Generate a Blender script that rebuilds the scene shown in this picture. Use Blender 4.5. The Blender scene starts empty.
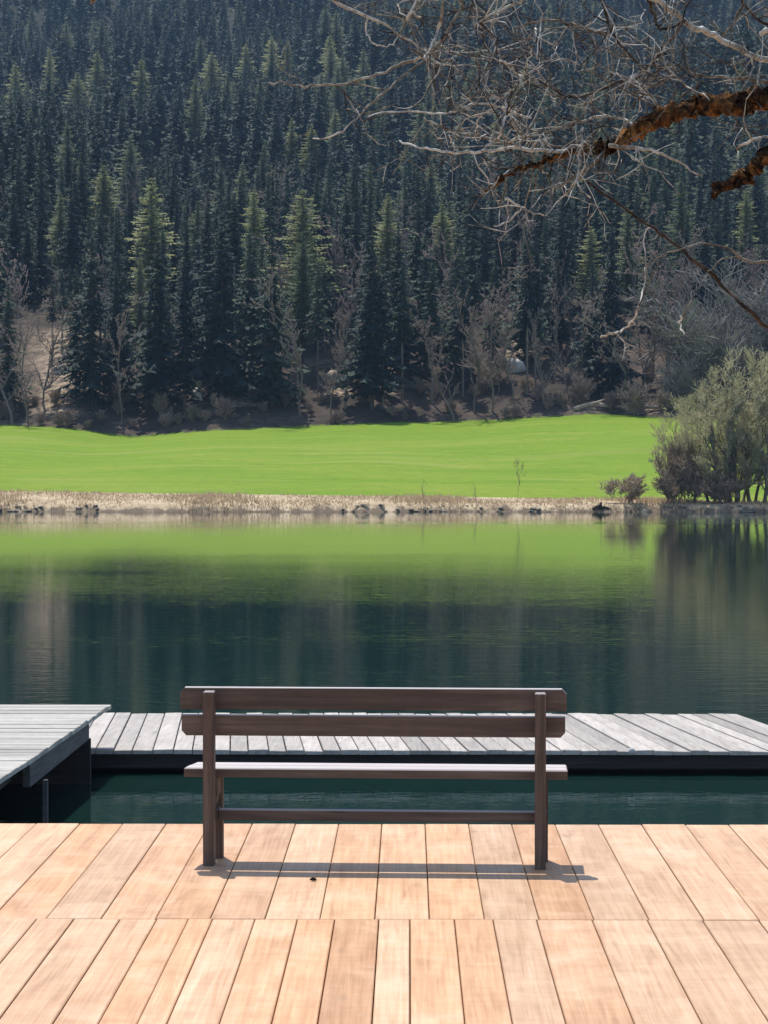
import bpy, bmesh, math, random
import numpy as np
from mathutils import Vector, Matrix

R = math.radians
sc = bpy.context.scene
COL = sc.collection
random.seed(7)
rng = np.random.default_rng(11)

F = 2280.0           # focal length in pixels of a 1024 px tall frame
HX, HY = 409.0, 471.0  # where the deck boards meet on the horizon
CAMZ = 2.5           # camera above the water (water is z = 0)
DECK = 0.8           # top of the near deck


def at(px, py, Y):
    return Vector(((px - HX) / F * Y, Y, CAMZ - (py - HY) / F * Y))


def on(px, py, z):
    Y = F * (CAMZ - z) / (py - HY)
    return Vector(((px - HX) / F * Y, Y, z))


# ------------------------------------------------------------------ helpers
def link(name, mesh, mat=None, parent=None):
    o = bpy.data.objects.new(name, mesh)
    COL.objects.link(o)
    if mat is not None and len(mesh.materials) == 0:
        mesh.materials.append(mat)
    if parent is not None:
        o.parent = parent
    return o


def tag(o, label, cat, group=None, kind=None):
    o['label'] = label
    o['category'] = cat
    if group:
        o['group'] = group
    if kind:
        o['kind'] = kind
    return o


def thing(name, label, cat, loc=(0, 0, 0), rz=0.0, group=None):
    o = bpy.data.objects.new(name, None)
    o.empty_display_size = 0.2
    COL.objects.link(o)
    o.location = loc
    o.rotation_euler = (0, 0, rz)
    return tag(o, label, cat, group)


def np_mesh(name, verts, faces, tint=None, smooth=False):
    """mesh from arrays; faces is (n,3) or (n,4)"""
    verts = np.asarray(verts, dtype=np.float32).reshape(-1, 3)
    faces = np.asarray(faces, dtype=np.int32)
    k = faces.shape[1]
    me = bpy.data.meshes.new(name)
    me.vertices.add(len(verts))
    me.vertices.foreach_set('co', verts.ravel())
    me.loops.add(faces.size)
    me.loops.foreach_set('vertex_index', faces.ravel())
    me.polygons.add(len(faces))
    me.polygons.foreach_set('loop_start', np.arange(0, faces.size, k, dtype=np.int32))
    if smooth:
        me.polygons.foreach_set('use_smooth', np.ones(len(faces), dtype=bool))
    if tint is not None:
        a = me.attributes.new('tint', 'FLOAT', 'POINT')
        a.data.foreach_set('value', np.asarray(tint, dtype=np.float32))
    me.update(calc_edges=True)
    me.validate()
    return me


class MB:
    """collects chamfered boards, prisms and tubes into one mesh"""

    def __init__(s):
        s.v, s.f, s.t = [], [], []

    def add(s, vs, fs, t):
        b = len(s.v)
        s.v += [tuple(v) for v in vs]
        s.f += [tuple(b + i for i in f) for f in fs]
        s.t += [t] * len(vs)

    def hexa(s, bot, top, ch=0.003, t=None):
        """bot, top: four corners each (ccw from above); top edge is chamfered by ch"""
        t = random.random() if t is None else t
        bot = [Vector(p) for p in bot]
        top = [Vector(p) for p in top]
        c = sum(top, Vector()) / 4
        ins, low = [], []
        for i in range(4):
            a, p, n = top[i - 1], top[i], top[(i + 1) % 4]
            d1, d2 = (a - p), (n - p)
            d1 = d1.normalized() * min(ch, d1.length * .3)
            d2 = d2.normalized() * min(ch, d2.length * .3)
            ins.append(p + d1 + d2)
            dn = (bot[i] - p)
            low.append(p + dn.normalized() * min(ch, dn.length * .4))
        vs = bot + low + ins
        fs = [(3, 2, 1, 0), (8, 9, 10, 11)]
        for i in range(4):
            j = (i + 1) % 4
            fs.append((i, j, 4 + j, 4 + i))
            fs.append((4 + i, 4 + j, 8 + j, 8 + i))
        s.add(vs, fs, t)

    def box(s, x0, x1, y0, y1, z0, z1, ch=0.003, t=None):
        q = lambda z: [(x0, y0, z), (x1, y0, z), (x1, y1, z), (x0, y1, z)]
        s.hexa(q(z0), q(z1), ch, t)

    def prism_x(s, poly, y0, y1, t=None):
        """poly in (x,z), extruded in y, with softened edges"""
        t = random.random() if t is None else t
        n = len(poly)
        cx = sum(p[0] for p in poly) / n
        cz = sum(p[1] for p in poly) / n
        c = 0.003
        vs = []
        for (y, k) in ((y0, 1), (y0 + c, 0), (y1 - c, 0), (y1, 1)):
            for (x, z) in poly:
                dx = -c * k * (1 if x > cx else -1)
                dz = -c * k * (1 if z > cz else -1)
                vs.append((x + dx, y, z + dz))
        fs = [tuple(range(n)), tuple(range(4 * n - 1, 3 * n - 1, -1))]
        for r in range(3):
            for i in range(n):
                j = (i + 1) % n
                fs.append((r * n + i, (r + 1) * n + i, (r + 1) * n + j, r * n + j))
        s.add(vs, fs, t)

    def tube(s, pts, rad, sides=6, t=None, bump=0.0):
        t = random.random() if t is None else t
        pts = [Vector(p) for p in pts]
        n = len(pts)
        vs, fs = [], []
        up = Vector((0.31, 0.2, 0.93))
        for i, p in enumerate(pts):
            d = (pts[min(i + 1, n - 1)] - pts[max(i - 1, 0)])
            d = d.normalized() if d.length > 1e-9 else Vector((0, 0, 1))
            a = d.cross(up)
            if a.length < 0.05:
                a = d.cross(Vector((1, 0, 0)))
            a.normalize()
            b = d.cross(a)
            for k in range(sides):
                an = 2 * math.pi * k / sides
                r = rad[i] * (1 + bump * (random.random() - .5) * 2)
                vs.append(p + (a * math.cos(an) + b * math.sin(an)) * r)
        for i in range(n - 1):
            for k in range(sides):
                l = (k + 1) % sides
                fs.append((i * sides + k, i * sides + l, (i + 1) * sides + l, (i + 1) * sides + k))
        fs.append(tuple(range(sides - 1, -1, -1)))
        fs.append(tuple((n - 1) * sides + k for k in range(sides)))
        s.add(vs, fs, t)

    def mesh(s, name, smooth=False):
        me = bpy.data.meshes.new(name)
        me.from_pydata(s.v, [], s.f)
        a = me.attributes.new('tint', 'FLOAT', 'POINT')
        a.data.foreach_set('value', np.array(s.t, dtype=np.float32))
        if smooth:
            for p in me.polygons:
                p.use_smooth = True
        me.update()
        return me

    def build(s, name, mat, parent=None, smooth=False):
        return link(name, s.mesh(name, smooth), mat, parent)


# ---------------------------------------------------------------- materials
class NT:
    def __init__(s, name):
        s.m = bpy.data.materials.new(name)
        s.m.use_nodes = True
        s.t = s.m.node_tree
        s.bsdf = s.t.nodes['Principled BSDF']

    def n(s, typ, **kw):
        nd = s.t.nodes.new(typ)
        for k, v in kw.items():
            if k.startswith('i_'):
                nd.inputs[k[2:].replace('_', ' ')].default_value = v
            else:
                setattr(nd, k, v)
        return nd

    def l(s, a, b):
        s.t.links.new(a, b)

    def noise(s, vec, scale, detail=4, rough=.6, dist=0.0):
        nd = s.n('ShaderNodeTexNoise')
        nd.inputs['Scale'].default_value = scale
        nd.inputs['Detail'].default_value = detail
        nd.inputs['Roughness'].default_value = rough
        nd.inputs['Distortion'].default_value = dist
        if vec is not None:
            s.l(vec, nd.inputs['Vector'])
        return nd.outputs['Fac']

    def ramp(s, fac, stops):
        nd = s.n('ShaderNodeValToRGB')
        e = nd.color_ramp.elements
        while len(e) < len(stops):
            e.new(.5)
        for el, (p, c) in zip(e, stops):
            el.position = p
            el.color = (c, c, c, 1) if isinstance(c, (int, float)) else (*c, 1)
        s.l(fac, nd.inputs['Fac'])
        return nd.outputs['Color']

    def mix(s, fac, a, b, mode='MIX'):
        nd = s.n('ShaderNodeMix', data_type='RGBA', blend_type=mode)
        for sock, v in ((nd.inputs['Factor'], fac), (nd.inputs['A'], a), (nd.inputs['B'], b)):
            if isinstance(v, (int, float)):
                sock.default_value = v
            elif isinstance(v, tuple):
                sock.default_value = (*v, 1)
            else:
                s.l(v, sock)
        # vector / colour sockets share names: pick colour ones explicitly
        return nd.outputs['Result']

    def math(s, op, a, b=0.0):
        nd = s.n('ShaderNodeMath', operation=op)
        for i, v in enumerate((a, b)):
            if isinstance(v, (int, float)):
                nd.inputs[i].default_value = v
            else:
                s.l(v, nd.inputs[i])
        return nd.outputs[0]

    def mapping(s, vec, scale, loc=None):
        nd = s.n('ShaderNodeMapping')
        nd.inputs['Scale'].default_value = scale
        s.l(vec, nd.inputs['Vector'])
        if loc is not None:
            s.l(loc, nd.inputs['Location'])
        return nd.outputs['Vector']

    def bump(s, h, strength, dist):
        nd = s.n('ShaderNodeBump')
        nd.inputs['Strength'].default_value = strength
        nd.inputs['Distance'].default_value = dist
        s.l(h, nd.inputs['Height'])
        s.l(nd.outputs['Normal'], s.bsdf.inputs['Normal'])
        return nd

    def out(s, col, rough=.6, spec=.5):
        if isinstance(col, tuple):
            s.bsdf.inputs['Base Color'].default_value = (*col, 1)
        else:
            s.l(col, s.bsdf.inputs['Base Color'])
        if isinstance(rough, (int, float)):
            s.bsdf.inputs['Roughness'].default_value = rough
        else:
            s.l(rough, s.bsdf.inputs['Roughness'])
        s.bsdf.inputs['Specular IOR Level'].default_value = spec
        return s.m


def mixsock(nd):
    return nd


def wood(name, cols, axis, tone=.35, rough=.6, spec=.4, top=None, knots=.0, blotch=None, bump=.35, streak=45.0, warm=None):
    """cols: dark, mid, light; axis: grain direction 0/1/2; top: colour of upward faces, weathered and with sun glare painted in"""
    w = NT(name)
    co = w.n('ShaderNodeTexCoord').outputs['Object']
    ti = w.n('ShaderNodeAttribute', attribute_name='tint').outputs['Fac']
    off = w.n('ShaderNodeCombineXYZ')
    for i, k in enumerate((13.7, 41.3, 7.9)):
        w.l(w.math('MULTIPLY', ti, k), off.inputs[i])
    sc1 = [streak] * 3
    sc1[axis] = 1.6
    g1 = w.noise(w.mapping(co, sc1, off.outputs[0]), 1.0, 6, .62, .6)
    sc2 = [9.0] * 3
    sc2[axis] = 1.3
    g2 = w.noise(w.mapping(co, sc2, off.outputs[0]), 1.0, 4, .55, 1.2)
    f = w.math('ADD', w.math('MULTIPLY', g1, .55), w.math('MULTIPLY', g2, .45))
    col = w.ramp(f, [(.32, cols[0]), (.5, cols[1]), (.68, cols[2])])
    # cross wise mottling (figure of the sawn face)
    sc3 = [3.5] * 3
    sc3[axis] = 16.0
    g3 = w.noise(w.mapping(co, sc3, off.outputs[0]), 1.0, 3, .6, .8)
    col = w.mix(.22, col, w.ramp(g3, [(.35, .55), (.65, 1.0)]), 'MULTIPLY')
    # tone of the single board
    tn = w.ramp(ti, [(0, 1.0 - tone), (.35, 1 - tone * .45), (.7, 1.0), (1, 1.0)])
    col = w.mix(1.0, col, tn, 'MULTIPLY')
    if warm:
        t3 = w.n('ShaderNodeMath', operation='FRACT')
        w.l(w.math('MULTIPLY', ti, 17.31), t3.inputs[0])
        col = w.mix(w.ramp(t3.outputs[0], [(.45, 0.0), (.95, .75)]), col, w.mix(1.0, col, warm, 'MULTIPLY'))
    if blotch:
        g4 = w.noise(w.mapping(co, (2.2, 2.2, 2.2), off.outputs[0]), 1.0, 5, .65, .5)
        col = w.mix(w.ramp(g4, [(.5, 0.0), (.74, .5)]), col, blotch)
    if knots > 0:
        vo = w.n('ShaderNodeTexVoronoi')
        vo.inputs['Scale'].default_value = 1.0
        sk = [9.0] * 3
        sk[axis] = 2.6
        w.l(w.mapping(co, sk, off.outputs[0]), vo.inputs['Vector'])
        kf = w.ramp(vo.outputs['Distance'], [(.0, 1.0), (.10, .9), (.19, 0.0)])
        col = w.mix(w.math('MULTIPLY', kf, knots), col, tuple(c * .28 for c in cols[0]))
    if top:  # upward faces lightened: sun glare painted into the wood colour
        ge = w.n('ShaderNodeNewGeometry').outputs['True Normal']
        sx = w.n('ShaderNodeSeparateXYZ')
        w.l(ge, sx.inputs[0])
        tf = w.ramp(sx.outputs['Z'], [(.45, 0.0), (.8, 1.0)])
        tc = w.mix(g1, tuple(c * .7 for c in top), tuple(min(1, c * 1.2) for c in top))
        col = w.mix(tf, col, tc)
    w.bump(f, bump, .004)
    return w.out(col, w.ramp(g2, [(.3, rough - .1), (.7, rough + .12)]), spec)


M = {}
M['larch_deck'] = wood('larch_deck', ((.45, .25, .125), (.60, .37, .215), (.70, .475, .305)), 1, .20, .58, .35, knots=.18,
                       blotch=(.70, .51, .34), bump=.25, streak=75.0, warm=(.98, .82, .64))
M['grey_boards_along'] = wood('grey_boards_along', ((.29, .255, .215), (.43, .385, .335), (.55, .50, .435)), 1, .35, .7, .35, knots=.4, bump=.6)
M['grey_boards_across'] = wood('grey_boards_across', ((.28, .26, .22), (.42, .39, .34), (.53, .50, .44)), 0, .3, .75, .3, knots=.3, bump=.6)
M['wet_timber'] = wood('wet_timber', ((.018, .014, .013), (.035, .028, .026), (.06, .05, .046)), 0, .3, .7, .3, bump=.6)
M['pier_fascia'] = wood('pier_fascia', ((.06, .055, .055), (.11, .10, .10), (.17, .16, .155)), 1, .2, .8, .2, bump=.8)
BC = ((.036, .0225, .017), (.086, .056, .043), (.165, .118, .094))
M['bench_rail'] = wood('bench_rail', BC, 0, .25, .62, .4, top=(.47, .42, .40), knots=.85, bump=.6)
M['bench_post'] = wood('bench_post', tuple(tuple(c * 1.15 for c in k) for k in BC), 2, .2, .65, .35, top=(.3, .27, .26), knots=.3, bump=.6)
M['bench_bearer'] = wood('bench_bearer', tuple(tuple(c * 1.25 for c in k) for k in BC), 1, .2, .65, .35, bump=.6)


def plain(name, c, rough=.8, spec=.3, var=.4, scale=6.0, c2=None):
    w = NT(name)
    co = w.n('ShaderNodeTexCoord').outputs['Object']
    g = w.noise(co, scale, 5, .65)
    lo = c2 or tuple(x * (1 - var) for x in c)
    col = w.ramp(g, [(.33, lo), (.66, c)])
    w.bump(g, .6, .03)
    return w.out(col, rough, spec)


M['stone'] = plain('stone', (.26, .22, .175), .85, .3, .6, 3.0)
M['pale_rock'] = plain('pale_rock', (.62, .60, .57), .85, .3, .55, 1.2)
M['log'] = plain('log', (.42, .34, .26), .85, .2, .5, 2.0)
M['dark_log'] = plain('dark_log', (.06, .045, .035), .85, .2, .5, 3.0)
M['bark'] = plain('bark', (.10, .078, .062), .9, .15, .5, 1.5)
M['pale_bark'] = plain('pale_bark', (.23, .185, .155), .9, .15, .45, 1.2)
M['willow_bark'] = plain('willow_bark', (.20, .17, .13), .9, .15, .5, 2.0)
M['chip'] = plain('chip', (.03, .02, .015), .8, .2)


def foliage(name, a, b, use_tint=False, trans=.25):
    """leaf and needle colour, varied from tree to tree and in clumps"""
    w = NT(name)
    co = w.n('ShaderNodeTexCoord').outputs['Object']
    if use_tint:
        rnd = w.n('ShaderNodeAttribute', attribute_name='tint').outputs['Fac']
    else:
        rnd = w.n('ShaderNodeObjectInfo').outputs['Random']
    g = w.noise(co, .9 if use_tint else 9.0, 3, .6)
    f = w.math('ADD', w.math('MULTIPLY', rnd, .75), w.math('MULTIPLY', w.math('SUBTRACT', g, .35), .6))
    mid = tuple(x * .68 + y * .32 for x, y in zip(a, b))
    col = w.ramp(f, [(.05, a), (.5, mid), (.95, b)])
    m = w.out(col, .75, .2)
    # thin needles and leaves let some light through
    tr = w.n('ShaderNodeBsdfTranslucent')
    w.l(col, tr.inputs['Color'])
    mx = w.n('ShaderNodeMixShader')
    mx.inputs[0].default_value = trans
    w.l(w.bsdf.outputs[0], mx.inputs[1])
    w.l(tr.outputs[0], mx.inputs[2])
    w.l(mx.outputs[0], w.t.nodes['Material Output'].inputs['Surface'])
    return m


SP_A, SP_B = (.005, .016, .014), (.055, .085, .050)
M['spruce'] = foliage('spruce_needles', SP_A, SP_B)
M['spruce_far'] = foliage('spruce_far_needles', SP_A, SP_B, True)
M['larch'] = foliage('larch_needles', (.20, .215, .095), (.34, .345, .155), trans=.4)
M['larch_olive'] = foliage('olive_larch_needles', (.085, .115, .058), (.23, .245, .12), trans=.35)
M['twig_brown'] = foliage('twig_brown', (.25, .185, .155), (.42, .32, .27), trans=.25)
M['twig_grey'] = foliage('twig_grey', (.20, .185, .17), (.32, .29, .25), trans=.15)
M['willow_twig'] = foliage('willow_twig', (.56, .52, .31), (.70, .65, .42), trans=.5)
M['shrub_twig'] = foliage('shrub_twig', (.38, .30, .22), (.56, .46, .35), trans=.5)
M['dry_grass'] = foliage('dry_grass', (.36, .27, .16), (.66, .51, .33), True, .4)


def lichen_glint_mat():
    w = NT('lichen_glint_bark')
    co = w.n('ShaderNodeTexCoord').outputs['Object']
    ti = w.n('ShaderNodeAttribute', attribute_name='tint').outputs['Fac']
    g = w.noise(co, 22, 5, .7)
    g2 = w.noise(co, 60, 3, .6)
    f = w.math('ADD', w.math('MULTIPLY', g, .95), w.math('MULTIPLY', ti, .5))
    col = w.ramp(f, [(.44, (.02, .014, .011)), (.64, (.07, .055, .044)), (.80, (.19, .17, .14)), (.98, (.52, .50, .45))])  # pale end is lichen plus sunlit twig highlights painted into the colour
    col = w.mix(w.ramp(g2, [(.6, 0.0), (.75, .5)]), col, (.22, .21, .07))
    w.bump(g2, .6, .006)
    return w.out(col, .85, .2)


def moss_mat():
    w = NT('orange_moss_bark')
    co = w.n('ShaderNodeTexCoord').outputs['Object']
    g = w.noise(co, 16, 6, .7, .5)
    g2 = w.noise(co, 55, 4, .6)
    col = w.ramp(g, [(.38, (.012, .009, .007)), (.48, (.075, .036, .016)), (.58, (.24, .11, .035)), (.72, (.36, .24, .11))])
    col = w.mix(w.ramp(g2, [(.62, 0.0), (.72, .6)]), col, (.34, .32, .24))
    w.bump(w.math('ADD', g, g2), .9, .02)
    return w.out(col, .95, .1)


M['lichen'] = lichen_glint_mat()
M['moss'] = moss_mat()

# -------------------------------------------------------------------- ground
EDGE = 226.0
PX = [-900, -400, -150, 0, 60, 100, 132, 165, 220, 300, 400, 500, 590, 625, 655, 690, 760, 1000, 1800]
PY = [432, 428, 424, 425, 428, 433, 437, 435, 431, 426.5, 422.5, 420, 414.5, 415.5, 419, 419.5, 421, 424, 428]


def shore_y(x):
    return 139.2 + .5 * np.sin(x * .21 + .6) + .35 * np.sin(x * .53) + .15 * np.sin(x * 1.7 + 2)


def edge_y(x):
    return EDGE + 2.2 * np.sin(x * .13 + 1.0) + 1.0 * np.sin(x * .41)


def ground_z(x, y):
    x = np.asarray(x, dtype=float)
    y = np.asarray(y, dtype=float)
    ys = shore_y(x)
    ye = edge_y(x)
    px = x / EDGE * F + HX
    ze = CAMZ + (HY - np.interp(px, PX, PY)) / F * EDGE
    zp = np.clip(.86 - .0125 * x, .55, 1.6)
    t = y - ys
    bank = np.where(t < .6, .45 * t / .6, .45 + (zp - .45) * np.clip((t - .6) / 5.4, 0, 1) ** .8)
    u = np.clip((t - 8.0) / (ye - ys - 8.0), 0, 1)
    meadow = zp + (ze - zp) * (u ** 1.02) + .10 * np.sin(x * .16 + y * .09) * np.sin(u * math.pi) + .07 * np.sin(x * .37 - y * .13) * np.sin(u * math.pi)
    v = np.maximum(y - ye, 0)
    slope = .40 * np.minimum(v, 30) + .262 * np.clip(v - 30, 0, 430) + .60 * np.clip(v - 460, 0, 330)
    rel = np.clip(v / 120, 0, 1)
    wob = rel * (5.0 * np.sin(x * .031 + y * .012 + .7) + 3.5 * np.sin(x * .062 - y * .021) + 2.2 * np.sin(y * .05 + x * .017))
    far = ze + slope + wob
    land = np.where(t < 6, bank, np.where(y < ye, meadow, far))
    bed = -np.minimum(3.0, .35 * np.maximum(ys - y, 0))
    # the near shore, under and behind the camera
    near_s = 8.6 + .5 * np.sin(x * .35) - .05 * np.abs(x)
    zn = np.clip(.52 - (y - near_s + 1.6) * .33, -3.0, .52) + .03 * np.sin(x * 1.3) * np.cos(y * 1.1)
    return np.where(t > 0, land, np.maximum(bed, zn))


# pale earth in the wood, sunlight painted into its colour: picture column, from and to metres behind the edge, half width
SUNLIT_SOIL = [(58, 3.5, 30, 26), (247, 6, 12, 14), (340, 8, 14, 14), (515, 16, 22, 14), (392, 8, 16, 9), (590, 1, 4, 14), (640, 1, 4, 18)]


def build_terrain():
    xs = np.concatenate([np.linspace(-700, -130, 30)[:-1], np.linspace(-130, -60, 30)[:-1], np.arange(-60, 60.1, 1.0), np.linspace(60, 130, 30)[1:], np.linspace(130, 700, 30)[1:]])
    ys = np.concatenate([np.linspace(-250, -12, 16)[:-1], np.arange(-12, 22, .8), np.linspace(22, 134, 18)[1:], np.arange(134.5, 150, .4), np.arange(150, 222, 2.0), np.arange(222, 236, .5), np.arange(236, 300, 3.0), np.arange(300, 1020, 8.0)])
    X, Y = np.meshgrid(xs, ys)
    Z = ground_z(X, Y)
    v = np.stack([X, Y, Z], -1).reshape(-1, 3)
    nx, ny = len(xs), len(ys)
    i = (np.arange(ny - 1)[:, None] * nx + np.arange(nx - 1)[None, :]).ravel()
    f = np.stack([i, i + 1, i + nx + 1, i + nx], -1)
    me = np_mesh('ground', v, f, smooth=True)
    ysx = shore_y(v[:, 0])
    t = v[:, 1] - ysx
    e = v[:, 1] - edge_y(v[:, 0])
    a = me.attributes.new('from_shore', 'FLOAT', 'POINT')
    a.data.foreach_set('value', t.astype(np.float32))
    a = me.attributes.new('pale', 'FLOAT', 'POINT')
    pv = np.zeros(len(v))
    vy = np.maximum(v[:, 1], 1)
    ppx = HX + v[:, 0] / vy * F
    for (bx, e0, e1, wx) in SUNLIT_SOIL:
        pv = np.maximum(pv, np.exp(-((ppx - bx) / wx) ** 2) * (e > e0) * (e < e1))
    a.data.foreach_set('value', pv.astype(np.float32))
    a = me.attributes.new('from_edge', 'FLOAT', 'POINT')
    a.data.foreach_set('value', e.astype(np.float32))
    w = NT('meadow_bank_forest_floor')
    co = w.n('ShaderNodeTexCoord').outputs['Object']
    ts = w.n('ShaderNodeAttribute', attribute_name='from_shore').outputs['Fac']
    te = w.n('ShaderNodeAttribute', attribute_name='from_edge').outputs['Fac']
    # meadow grass
    n1 = w.noise(w.mapping(co, (.05, .16, .1)), 1.0, 5, .6, .4)
    n2 = w.noise(w.mapping(co, (.35, 1.2, .3)), 1.0, 5, .7)
    n3 = w.noise(co, 1.1, 5, .75)
    grass = w.ramp(n1, [(.30, (.110, .196, .012)), (.5, (.140, .222, .016)), (.68, (.180, .236, .026))])
    grass = w.mix(w.ramp(n2, [(.45, 0.0), (.75, .5)]), grass, (.21, .25, .035))
    grass = w.mix(w.ramp(n3, [(.45, 0.0), (.7, .55)]), grass, (.085, .150, .010))
    n5 = w.noise(w.mapping(co, (.030, .22, .1)), 1.0, 4, .6, .8)
    grass = w.mix(w.ramp(n5, [(.54, 0.0), (.70, .45)]), grass, (.30, .275, .085))
    # bank of dry grass
    b1 = w.noise(w.mapping(co, (1.1, .8, 1)), 1.0, 5, .7)
    bank = w.ramp(b1, [(.3, (.24, .175, .11)), (.5, (.40, .305, .19)), (.7, (.54, .43, .29))])
    soil = (.15, .115, .08)
    tn = w.math('ADD', ts, w.math('MULTIPLY', w.math('SUBTRACT', b1, .5), 2.4))
    bank = w.mix(w.ramp(w.math('MULTIPLY', tn, .5), [(.05, 1.0), (.22, 0.0)]), bank, soil)
    c = w.mix(w.ramp(w.math('MULTIPLY', tn, .1), [(.64, 0.0), (.72, 1.0)]), bank, grass)
    path = (.60, .52, .33)
    pw = w.math('ABSOLUTE', w.math('SUBTRACT', ts, 6.9))
    c = w.mix(w.ramp(pw, [(.35, .85), (.9, 0.0)]), c, path)
    # forest floor
    f1 = w.noise(co, .22, 6, .7, .5)
    f2 = w.noise(co, 1.4, 4, .7)
    floor = w.ramp(f1, [(.38, (.035, .027, .022)), (.56, (.075, .056, .044)), (.68, (.17, .13, .095)), (.8, (.40, .33, .25))])
    floor = w.mix(w.ramp(f2, [(.45, 0.0), (.7, .6)]), floor, (.045, .04, .028))
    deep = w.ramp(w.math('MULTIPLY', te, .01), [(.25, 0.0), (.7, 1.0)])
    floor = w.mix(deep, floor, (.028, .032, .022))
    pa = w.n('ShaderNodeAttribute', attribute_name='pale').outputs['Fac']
    floor = w.mix(w.math('MULTIPLY', pa, w.ramp(f2, [(.38, .0), (.6, 1.0)])), floor, (.36, .275, .19))  # sunlit patches of the floor painted as lighter earth
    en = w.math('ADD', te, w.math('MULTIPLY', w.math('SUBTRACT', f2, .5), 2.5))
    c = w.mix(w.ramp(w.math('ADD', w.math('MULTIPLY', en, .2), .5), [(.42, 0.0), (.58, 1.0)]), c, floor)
    w.bump(n3, .5, .12)
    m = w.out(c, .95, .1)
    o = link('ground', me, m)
    o['kind'] = 'structure'
    o['label'] = 'ground with meadow, dry bank and forest slope'
    # near lawn keeps the same sheet


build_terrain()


def build_water():
    xs = np.linspace(-700, 700, 15)
    ys = np.array([-5, 10, 20, 40, 70, 100, 125, 150])
    X, Y = np.meshgrid(xs, ys)
    v = np.stack([X, Y, np.zeros_like(X)], -1).reshape(-1, 3)
    nx, ny = len(xs), len(ys)
    i = (np.arange(ny - 1)[:, None] * nx + np.arange(nx - 1)[None, :]).ravel()
    f = np.stack([i, i + 1, i + nx + 1, i + nx], -1)
    me = np_mesh('lake_water', v, f)
    w = NT('lake_water')
    co = w.n('ShaderNodeTexCoord').outputs['Object']
    a = w.noise(w.mapping(co, (1.3, 3.2, 1)), 1.0, 4, .5, .3)
    b = w.noise(w.mapping(co, (4.0, 11.0, 1)), 1.0, 2, .5)
    cN = w.noise(w.mapping(co, (.06, .14, 1)), 1.0, 3, .5)
    h = w.math('ADD', w.math('MULTIPLY', a, .30), w.math('MULTIPLY', b, .10))
    # calmer and more ruffled patches
    h = w.math('MULTIPLY', h, w.ramp(cN, [(.35, .45), (.65, 1.0)]))
    # a breath of wind ruffles one narrow lane before the far bank
    sp = w.n('ShaderNodeSeparateXYZ')
    w.l(co, sp.inputs[0])
    lane = w.math('ADD', sp.outputs['Y'], w.math('MULTIPLY', cN, 7.0))
    lane = w.math('ABSOLUTE', w.math('SUBTRACT', lane, 113.0))
    h = w.math('MULTIPLY', h, w.ramp(w.math('MULTIPLY', lane, .1), [(.16, 3.5), (.3, 1.0)]))
    h = w.math('MULTIPLY', h, w.ramp(w.math('MULTIPLY', sp.outputs['Y'], .01), [(.30, 1.0), (.70, .40)]))
    w.bump(h, 1.0, .020)
    m = w.out((.0065, .026, .021), .015, .5)
    w.bsdf.inputs['IOR'].default_value = 1.65
    o = link('lake_water', me, m)
    o['kind'] = 'structure'
    o['label'] = 'dark green lake water'


build_water()


# ---------------------------------------------------------------- near deck
def build_deck():
    t = thing('wooden_deck', 'new golden larch deck with two rows of wide boards under the bench', 'deck', (0, 8.6, 0))
    off = Vector((0, -8.6, 0))
    Y0, Y1 = 8.62, 10.95
    # far row
    jx = [(35 + 43.36 * k - HX) / F * Y1 for k in range(-14, 32)]
    mb = MB()
    for a, b in zip(jx[:-1], jx[1:]):
        g = .0016 + random.random() * .0008
        e0, e1 = random.uniform(-.0015, .0015), random.uniform(-.004, .004)
        z = DECK + random.uniform(-.0012, .0012)
        mb.box(a + g, b - g, Y0 + .002 + e0 - 8.6, Y1 + e1 - 8.6, DECK - .04, z, .003)
    mb.build('decking', M['larch_deck'], t)
    # near row: boards of unequal width
    px = [35, 72.4, 118.5, 155.7, 187.5, 211.6, 254.3, 296.8, 334.5, 378.8, 410, 454.7, 493.3, 537, 593, 648, 703.4, 759.4]
    jx2 = [(p - HX) / F * 8.62 for p in px]
    while jx2[0] > -3.9:
        jx2.insert(0, jx2[0] - random.choice((.13, .165, .19, .21)))
    while jx2[-1] < 2.35:
        jx2.append(jx2[-1] + random.choice((.165, .19, .21)))
    jx2[-1] = jx[-1]
    mb = MB()
    for a, b in zip(jx2[:-1], jx2[1:]):
        g = .0016 + random.random() * .001
        z = DECK + random.uniform(-.0015, .0012)
        mb.box(a + g, b - g, 5.0 - 8.6, Y0 - .003 + random.uniform(-.002, .002) - 8.6, DECK - .04, z, .0035)
    mb.build('decking', M['larch_deck'], t)
    mb = MB()
    for a, b in zip(jx[:-1], jx[1:]):
        mb.box(a + .004, b - .004, 1.6 - 8.6, 4.993 - 8.6, DECK - .04, DECK, .003)
    mb.build('decking', M['larch_deck'], t)
    x0, x1 = jx[0] + .05, jx[-1] - .05
    mb = MB()
    for y in (1.75, 2.6, 3.4, 4.2, 4.99, 5.9, 6.8, 7.7, 8.61, 9.3, 10.0):
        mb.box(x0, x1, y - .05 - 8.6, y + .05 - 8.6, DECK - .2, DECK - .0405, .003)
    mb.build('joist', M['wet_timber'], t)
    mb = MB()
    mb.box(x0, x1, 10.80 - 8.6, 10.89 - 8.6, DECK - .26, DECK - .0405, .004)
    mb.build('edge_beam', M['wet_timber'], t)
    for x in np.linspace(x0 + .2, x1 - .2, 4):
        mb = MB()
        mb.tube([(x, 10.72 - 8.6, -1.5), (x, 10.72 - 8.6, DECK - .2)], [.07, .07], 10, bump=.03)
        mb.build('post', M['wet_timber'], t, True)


build_deck()


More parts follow.
